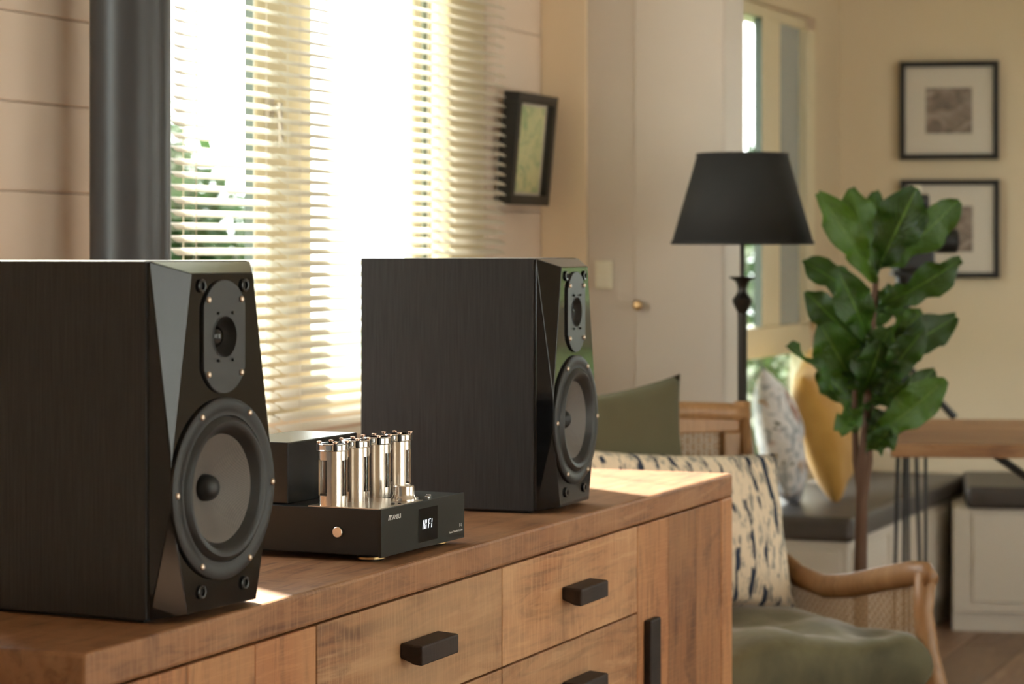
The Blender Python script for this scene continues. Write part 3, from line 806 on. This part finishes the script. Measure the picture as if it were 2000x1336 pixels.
for r_, z_ in ((rb, zs_), (rt, ze_)):
    G().lathe([(r_+.0005,z_-.002),(r_+.0012,z_),(r_+.0012,z_+.006),(r_-.0035,z_+.006),(r_-.0035,z_-.002),(r_+.0005,z_-.002)], 72, caps=False).obj('shade_trim', M['shade'], sh_, smooth=True)
G().tube([(-rt,0,ze_-.006),(0,0,ze_-.028),(rt,0,ze_-.006)], .002, 6).tube([(0,-rt,ze_-.006),(0,0,ze_-.028),(0,rt,ze_-.006)], .002, 6).obj('shade_spider', M['iron'], sh_)

# ---------------------------------------------------------------- armchair
CH = H(180-28.4)      # local +y is the way the chair faces, +x its left as seen from the front
bp = P(.485, 5.10)    # foot of the rear post on the image's right
f2 = (P(.783,4.55) - bp); f2.z = 0; LEN = f2.length; f2.normalize()
ang = math.atan2(f2.y, f2.x) - pi/2
ac = thing('armchair', 'honey-coloured wooden armchair with woven cane sides, behind the sideboard', 'armchair', bp, ang)
# local: y forward 0..LEN, x: other side of the chair
side = -1 if (Matrix.Rotation(ang, 3, 'Z') @ Vector((1,0,0))).dot(P(1,0)-P(0,0)) > 0 else 1
CWD = .60*side
arm = [(0,.845),(.018,.76),(.045,.675),(.094,.598),(.145,.562),(.204,.540),(.292,.530),(.38,.542),(.477,.566),(.5726,.588),(.615,.590),(LEN+.008,.578)]
def arm_pts(x): return [(x, a, b-.021) for a, b in arm]
for i, x_ in enumerate((0, CWD)):
    G().tube(arm_pts(x_), [.021]*3+[.024]*6+[.024,.026,.020], 12, flat=.72, up=Vector((1,0,0))).obj('arm_rail', M['chair_wood'], ac, smooth=True, angle=0)
    G().tube([(x_,LEN-.01,.575),(x_,LEN-.018,.50),(x_,LEN-.002,.42),(x_,LEN+.028,.34),(x_,LEN+.030,.28),(x_,LEN+.015,.0)], [.021,.019,.021,.024,.025,.013], 12).obj('front_leg', M['chair_wood'], ac, smooth=True, angle=0)
    G().tube([(x_,.0,.862),(x_,.0,.60),(x_,.02,.30),(x_,-.05,.0)], [.017,.020,.024,.015], 12).obj('rear_leg', M['chair_wood'], ac, smooth=True, angle=0)
    # cane side panel
    g = G(); zlo = .36
    def armz(yv):
        for (a, b), (c, d) in zip(arm, arm[1:]):
            if a <= yv <= c: return b + (d-b)*(yv-a)/(c-a) - .036
        return .55
    cell = .0090; e = .0010
    yv = .03
    while yv < LEN-.02:
        for o_ in (-.0016, .0016): g.box(x_-e*.4, yv+o_-e*.6, zlo, x_+e*.4, yv+o_+e*.6, armz(yv))
        yv += cell
    zv = zlo
    while zv < .66:
        ys = [q/200*LEN for q in range(6, 196) if armz(q/200*LEN) > zv]
        if ys:
            runs = []; st_ = ys[0]; pv = ys[0]
            for q in ys[1:]:
                if q - pv > LEN/150: runs.append((st_, pv)); st_ = q
                pv = q
            runs.append((st_, pv))
            for a, b in runs:
                if b-a > .01:
                    for o_ in (-.0016, .0016): g.box(x_-e*.4, a, zv+o_-e*.6, x_+e*.4, b, zv+o_+e*.6)
        zv += cell
    # diagonals
    for dgn in (1, -1):
        c_ = -.7
        while c_ < 1.3:
            pts_ = []
            for q in range(0, 60):
                yq = .03 + (LEN-.05)*q/59; zq = zlo + dgn*(yq - c_)
                if zlo <= zq <= armz(yq): pts_.append((yq, zq))
            if len(pts_) > 1:
                (y0_, z0_), (y1_, z1_) = pts_[0], pts_[-1]
                Lg = math.hypot(y1_-y0_, z1_-z0_)
                g.box(-e*.5, 0, -e*.7, e*.5, Lg, e*.7, T(x_, y0_, z0_) @ Rx(math.degrees(math.atan2(z1_-z0_, y1_-y0_))))
            c_ += cell*2
    o_ = g.obj('cane_side', M['cane'], ac); o_['kind'] = 'stuff'
    G().box(x_-.016, .0, .30, x_+.016, LEN+.01, .362).obj('side_rail', M['chair_wood'], ac, bevel=.006)
x0_, x1_ = sorted((0, CWD))
G().box(x0_, -.016, .30, x1_, .016, .362).obj('back_rail', M['chair_wood'], ac, bevel=.006)
G().box(x0_, LEN-.005, .30, x1_, LEN+.027, .362).obj('front_rail', M['chair_wood'], ac, bevel=.006)
# crest rail with a gentle bow, broad lower board and cane back
cr = [(x0_ + (x1_-x0_)*q/16, 0, .838 + .012*sin(pi*q/16)) for q in range(17)]
G().tube(cr, .020, 12, flat=1.0).obj('crest_rail', M['chair_wood'], ac, smooth=True, angle=0)
G().box(x0_+.015, -.012, .800, x1_-.015, .012, .842).obj('back_board', M['chair_wood'], ac, bevel=.004)
G().box(x0_+.01 if side>0 else x1_-.055, -.014, .36, x0_+.055 if side>0 else x1_-.01, .014, .80).obj('back_stile', M['chair_wood'], ac, bevel=.004)
g = G(); zv = .42
cell = .0135
while zv < .80:
    for o_ in (-.0016,.0016): g.box(x0_+.05, -.0006, zv+o_-.0008, x1_-.05, .0006, zv+o_+.0008)
    zv += cell
xv = x0_+.055
while xv < x1_-.05:
    for o_ in (-.0016,.0016): g.box(xv+o_-.0008, -.0012, .42, xv+o_+.0008, 0, .80)
    xv += cell
for dgn in (1,-1):
    c_ = -1.2
    while c_ < 1.2:
        zs2 = [z_ for z_ in [.42+.378*q/40 for q in range(41)] if x0_+.05 <= c_ + dgn*(z_-.42) <= x1_-.05]
        if len(zs2) > 1:
            za, zb_ = zs2[0], zs2[-1]
            g.box(-.0009, -.0010, 0, .0009, .0010, (zb_-za)*1.41421, T(c_+dgn*(za-.42), 0, za) @ Ry(45*dgn))
        c_ += cell*2
o_ = g.obj('cane_back', M['cane'], ac); o_['kind'] = 'stuff'

def pillow_mesh(w_, h_, t_, seed, n=26, wr=.006, pin=.10, boxy=False):
    from mathutils import noise as mn
    g = G(); top, bot = {}, {}
    for i in range(n+1):
        for j in range(n+1):
            u, v = 2*i/n-1, 2*j/n-1
            if boxy: u, v = sin(u*pi/2), sin(v*pi/2)
            k = 1 - pin*(1-(v*v))*abs(u)**3 ; k2 = 1 - pin*(1-(u*u))*abs(v)**3
            if boxy: prof = (max(0,1-abs(u)**9)*max(0,1-abs(v)**9))**.24
            else: prof = (max(0,1-u*u)*max(0,1-v*v))**.42
            nz = mn.noise(Vector((u*2.1+seed, v*2.1, seed)))*wr*2.2 + mn.noise(Vector((u*5+seed, v*5, seed+9)))*wr
            px, pz = u*w_/2*k, v*h_/2*k2
            top[i,j] = g.bm.verts.new((px, prof*(t_/2)+nz*prof, pz))
            if i in (0,n) or j in (0,n): bot[i,j] = top[i,j]
            else: bot[i,j] = g.bm.verts.new((px, -prof*(t_/2)+nz*.3*prof, pz))
    for i in range(n):
        for j in range(n):
            g.bm.faces.new((top[i,j],top[i+1,j],top[i+1,j+1],top[i,j+1]))
            q = (bot[i,j],bot[i,j+1],bot[i+1,j+1],bot[i+1,j])
            if q != (top[i,j],top[i,j+1],top[i+1,j+1],top[i+1,j]):
                try: g.bm.faces.new(q)
                except ValueError: pass
    return g
def pillow(label, w_, h_, t_, mat, M4, seed, wr=.006, pin=.10, boxy=False, group=None, name='pillow', cat='pillow'):
    o = pillow_mesh(w_, h_, t_, seed, wr=wr, pin=pin, boxy=boxy).obj(name, M[mat], smooth=True, angle=0)
    o.matrix_world = M4
    return tag(o, label, cat, group)
ACM = T(*bp) @ Matrix.Rotation(ang, 4, 'Z')
cxm = CWD/2
# seat cushion (local z of pillow = depth direction)
pillow('puffy olive green seat cushion on the cane armchair', .57, .62, .125, 'olive', ACM @ T(cxm, LEN/2+.035, .405) @ Rx(90), 3.3, wr=.014, pin=.0, boxy=True, name='seat_cushion', cat='cushion')
pillow('large cream pillow with navy dashes standing on the armchair seat', .49, .325, .13, 'navy', ACM @ T(.255*side, .175, .622) @ Rx(17) @ Ry(-3.5*side), 5.1, pin=.06)
pillow('plain olive green pillow leaning behind the navy-dash pillow', .43, .42, .10, 'olive2', ACM @ T(.385*side, .070, .700) @ Rx(4) @ Ry(5*side), 8.2, pin=.10)

# ---------------------------------------------------------------- bench along the wall and its far return
bn = thing('corner_bench', 'cream built-in bench with a grey seat pad under the nook window, holding two pillows', 'bench', (4.497, 0, 0))
G().box(.02, -.41, .06, 1.44, -.002, .383).obj('bench_base', M['bench'], bn, bevel=.004)
G().box(.035, -.40, 0, 1.44, -.002, .0598).obj('plinth', M['bench'], bn)
for i in range(3):
    G().box(.05+.40*i, -.418, .09, .05+.40*i+.38, -.4102, .36).obj('front_panel', M['bench'], bn, bevel=.003)
G().box(.012, -.39, .09, .0198, -.03, .36).obj('end_panel', M['bench'], bn, bevel=.003)
G().box(0, -.425, .3832, 1.44, -.004, .452).obj('seat_pad', M['leather'], bn, bevel=.018, seg=4)
bn2 = thing('corner_bench', 'cream built-in bench with dark seat pads along the far wall', 'bench', C0, FH)
fb = lambda g, nm, mt, **k: g.obj(nm, M[mt], bn2, **k)
fb(G().box(.36, -.54, .06, 4.4, -.003, .383), 'bench_base', 'bench', bevel=.004)
fb(G().box(.36, -.52, 0, 4.4, -.003, .0598), 'plinth', 'bench')
for i in range(5):
    fb(G().box(.42+.55*i, -.548, .095, .42+.55*i+.535, -.5402, .37), 'front_panel', 'bench', bevel=.003)
fb(G().box(.40, -.565, .3832, 2.30, -.004, .452), 'seat_pad', 'leather_dark', bevel=.018, seg=4)
fb(G().box(2.31, -.565, .3832, 4.2, -.004, .452), 'seat_pad', 'leather_dark', bevel=.018, seg=4)

# pillows on the bench, leaning on the window wall
pillow('white floral pillow with rust and dark blotches, on the bench', .44, .37, .13, 'floral', T(4.69, -.165, .645) @ Rz(180+16) @ Rx(12) @ Ry(-10), 2.2)
pillow('mustard yellow pillow on the bench right of the floral one', .44, .40, .15, 'mustard', T(5.06, -.190, .665) @ Rz(180+10) @ Rx(14) @ Ry(10), 6.6)

# ---------------------------------------------------------------- table
tb0 = P(.875, 5.60); tbh = H(96)
tbl = thing('dining_table', 'wooden dining table top on thin black metal legs, far right', 'table', (tb0.x, tb0.y, 0), tbh)
# local x runs to the image's right, +y away from the camera
for i in range(4):
    G().box(0, .2125*i, .702, 1.9, .2125*(i+1)-.001, .734).obj('table_board', M['table_wood'], tbl, bevel=.003)
def leg_set(x_):
    for yy0 in (.08, .77):
        G().tube([(x_,yy0,.702),(x_,yy0,0)], .0040, 8).obj('leg', M['black_metal'], tbl)
leg_set(.085); leg_set(1.75)
G().tube([(.245,.12,.702),(.50,.40,.52)], .010, 8).tube([(.50,.40,.52),(.95,.42,.16)], .010, 8).obj('brace', M['black_metal'], tbl)
G().tube([(1.65,.12,.702),(1.40,.40,.52)], .010, 8).tube([(1.40,.40,.52),(.95,.42,.16)], .010, 8).obj('brace', M['black_metal'], tbl)

# ---------------------------------------------------------------- tripod with device behind the plant
tp = P(1.074, 6.60); tr = thing('tripod', 'black tripod behind the fig plant carrying a camera', 'tripod', tp, HEAD)
G().tube([(0,0,.74),(0,0,1.10)], .011, 12).obj('column', M['black_metal'], tr)
for a in (0, 120, 240):
    G().tube([(.02*cos(R(a)),.02*sin(R(a)),.86),(.05*cos(R(a)),.05*sin(R(a)),0)], [.007,.004], 8).obj('leg', M['black_metal'], tr)
G().lathe([(.0,1.08),(.028,1.085),(.03,1.11),(.018,1.118),(0,1.12)], 20).box(-.03,-.04,1.112,.03,.04,1.122).obj('head', M['black_metal'], tr)
pa, pb = Vector((0,-.02,.845)), Vector((.02,-.135,.725))
G().tube([pa, pb], [.007,.011], 10).obj('pan_handle', M['black_metal'], tr)
cm = thing('video_camera', 'black camera on the tripod, mostly hidden by fig leaves', 'camera', tp + Vector((0,0,1.122)), HEAD)
G().box(-.07,-.068,0,.07,.035,.175).obj('body', M['black_metal'], cm, bevel=.012, seg=3)
G().box(-.03,-.06,.175,.05,.02,.212).obj('viewfinder', M['black_metal'], cm, bevel=.008)
G().lathe([(.034,0),(.034,.05),(.030,.055),(.028,.05),(.0,.048)], 28, T(-.05,-.075,.085) @ Rx(90)).obj('lens_barrel', M['black_metal'], cm, smooth=True)
G().lathe([(.014,0),(.013,.004),(.008,.007),(0,.008)], 20, T(-.072,-.078,.088) @ Rz(-10) @ Rx(90)).obj('lens', M['lens'], cm, smooth=True)
G().box(-.012,-.040,.212,.016,-.012,.236).obj('hot_shoe_light', M['white_plastic'], cm, bevel=.004)

# ---------------------------------------------------------------- fiddle-leaf fig
PY = 5.15
plp = P(.745, PY)
pt = thing('fiddle_leaf_fig', 'tall potted fiddle-leaf fig with big glossy green leaves', 'plant', plp, HEAD - pi/2)
# local frame: x to the image's right, y away from the camera
def L_(px, py, dy=0.0): return Vector(((px-1000)/4733*(PY+dy) - .745, dy, CZ - (py-492)/4733*(PY+dy)))
G().lathe([(.10,0),(.125,.02),(.145,.26),(.150,.28),(.138,.28),(.134,.25),(0,.25)], 40).obj('pot', M['pot'], pt, smooth=True)
G().lathe([(.0,.252),(.133,.252),(.132,.262),(0,.268)], 24).obj('soil', M['bark'], pt, smooth=True)
G().tube([(0,0,.26), L_(1681,1115), L_(1683,980), L_(1690,900), L_(1694,820), L_(1699,700), L_(1704,620), L_(1712,540)], [.016,.014,.0125,.0165,.011,.009,.008,.006], 10).obj('trunk', M['bark'], pt, smooth=True)
G().tube([L_(1686,985), L_(1672,900,.01), L_(1669,820,.02), L_(1670,740,.02)], [.010,.008,.006,.005], 8).obj('side_stem', M['bark'], pt, smooth=True)
def leaf(bx, by, tx, ty, wpx, d0=0, d1=0, roll=0, fold=.25, curl=.10, seed=0):
    rnd = random.Random(seed*13+5)
    a, b = L_(bx, by, d0), L_(tx, ty, d1)
    ax = b - a; Ln = ax.length; ax.normalize()
    nrm = Vector((0,-1,0)); nrm = (nrm - ax*nrm.dot(ax)).normalized()
    nrm = Matrix.Rotation(R(roll), 3, ax) @ nrm
    sd = ax.cross(nrm).normalized()
    wd = wpx/4733*PY
    nu, nv = 8, 16
    me_v, me_f, uvs = [], [], []
    for j in range(nv+1):
        t = j/nv
        prof = (sin(pi*min(1, t*.96+.02))**.75) * (.52 + .62*t - .16*math.exp(-((t-.38)/.10)**2))
        prof = prof if t > .06 else max(prof*.4, .03)
        if j == nv: prof = .16
        arch = curl*Ln*(sin(pi*t) - .35*t)
        for i in range(nu+1):
            u = i/nu*2 - 1
            rip = .010*sin(t*17+seed+u)*abs(u)**2 + .004*sin(t*31+seed*2)*abs(u)
            edge = 1 + .05*sin(t*23+seed)
            pz = a + ax*(Ln*t) + sd*(u*wd/2*prof*edge) + nrm*(arch*.6 + fold*wd*.5*abs(u)*prof + rip*1.3)
            me_v.append(pz); uvs.append((i/nu, t))
    for j in range(nv):
        for i in range(nu):
            k = j*(nu+1)+i; me_f.append((k, k+1, k+nu+2, k+nu+1))
    me = bpy.data.meshes.new('leaf'); me.from_pydata([tuple(v) for v in me_v], [], me_f)
    uvl = me.uv_layers.new(name='UVMap')
    for lp_ in me.loops: uvl.data[lp_.index].uv = uvs[lp_.vertex_index]
    for p in me.polygons: p.use_smooth = True
    me.materials.append(M['leaf'])
    o = bpy.data.objects.new('leaf', me); COL.objects.link(o); o.parent = pt
    return o
leaves = [
 (1706,553,1601,378,82,  .00,-.10, 10),
 (1704,545,1662,366,84,  .03, .10, 0),
 (1710,545,1708,372,70,  .04, .12, 0),
 (1714,528,1790,368,118, -.01,-.10,-12),
 (1716,525,1874,392,92,  -.02,-.02, 18),
 (1700,600,1568,508,74,  .02, .06, 20),
 (1696,668,1640,532,92, -.03,-.13, 5),
 (1708,600,1878,508,88,  .00,-.05, 25),
 (1700,690,1574,570,78,  .02, .00,-15),
 (1704,610,1745,560,70,  .02, .02, 40),
 (1712,720,1868,618,84,  .00, .05,-15),
 (1700,720,1800,606,100,  .05, .08, 20),
 (1697,765,1806,642,76, -.03,-.12, 10),
 (1674,760,1604,636,110, .00,-.08,-10),
 (1684,765,1722,668,112,-.02,-.10, 10),
 (1672,845,1546,668,46, -.02,-.12, 62),
 (1694,868,1848,742,90, -.03,-.08, -8),
 (1696,850,1826,722,76,  .06, .10, 10),
 (1680,800,1600,720,78,  .05, .10, 0),
 (1686,790,1780,742,76, -.02,-.06, 40),
 (1682,795,1640,846,60, -.01,-.08, 30),
 (1696,880,1740,838,70, -.03,-.09, 10),
 (1700,720,1660,640,84,  .03, .05, 0),
 (1704,690,1770,650,80,  .03, .06, 10),
 (1694,800,1740,700,90,  .03, .06, 0),
 (1690,810,1690,730,90,  .04, .05, 0),
 (1702,640,1752,572,74,  .04, .09, -10),
 (1700,700,1655,610,80,  .05, .10, 15),
 (1698,740,1640,700,86,  .02, -.03, 25),
 (1700,720,1740,640,80,  .00, -.06, -20),
 (1694,850,1735,800,80,  .00, -.02, 25),
]
for i, (a, b, c, d, w_, e0, e1, rl) in enumerate(leaves):
    leaf(a, b, c, d, w_, e0, e1, rl, seed=i)
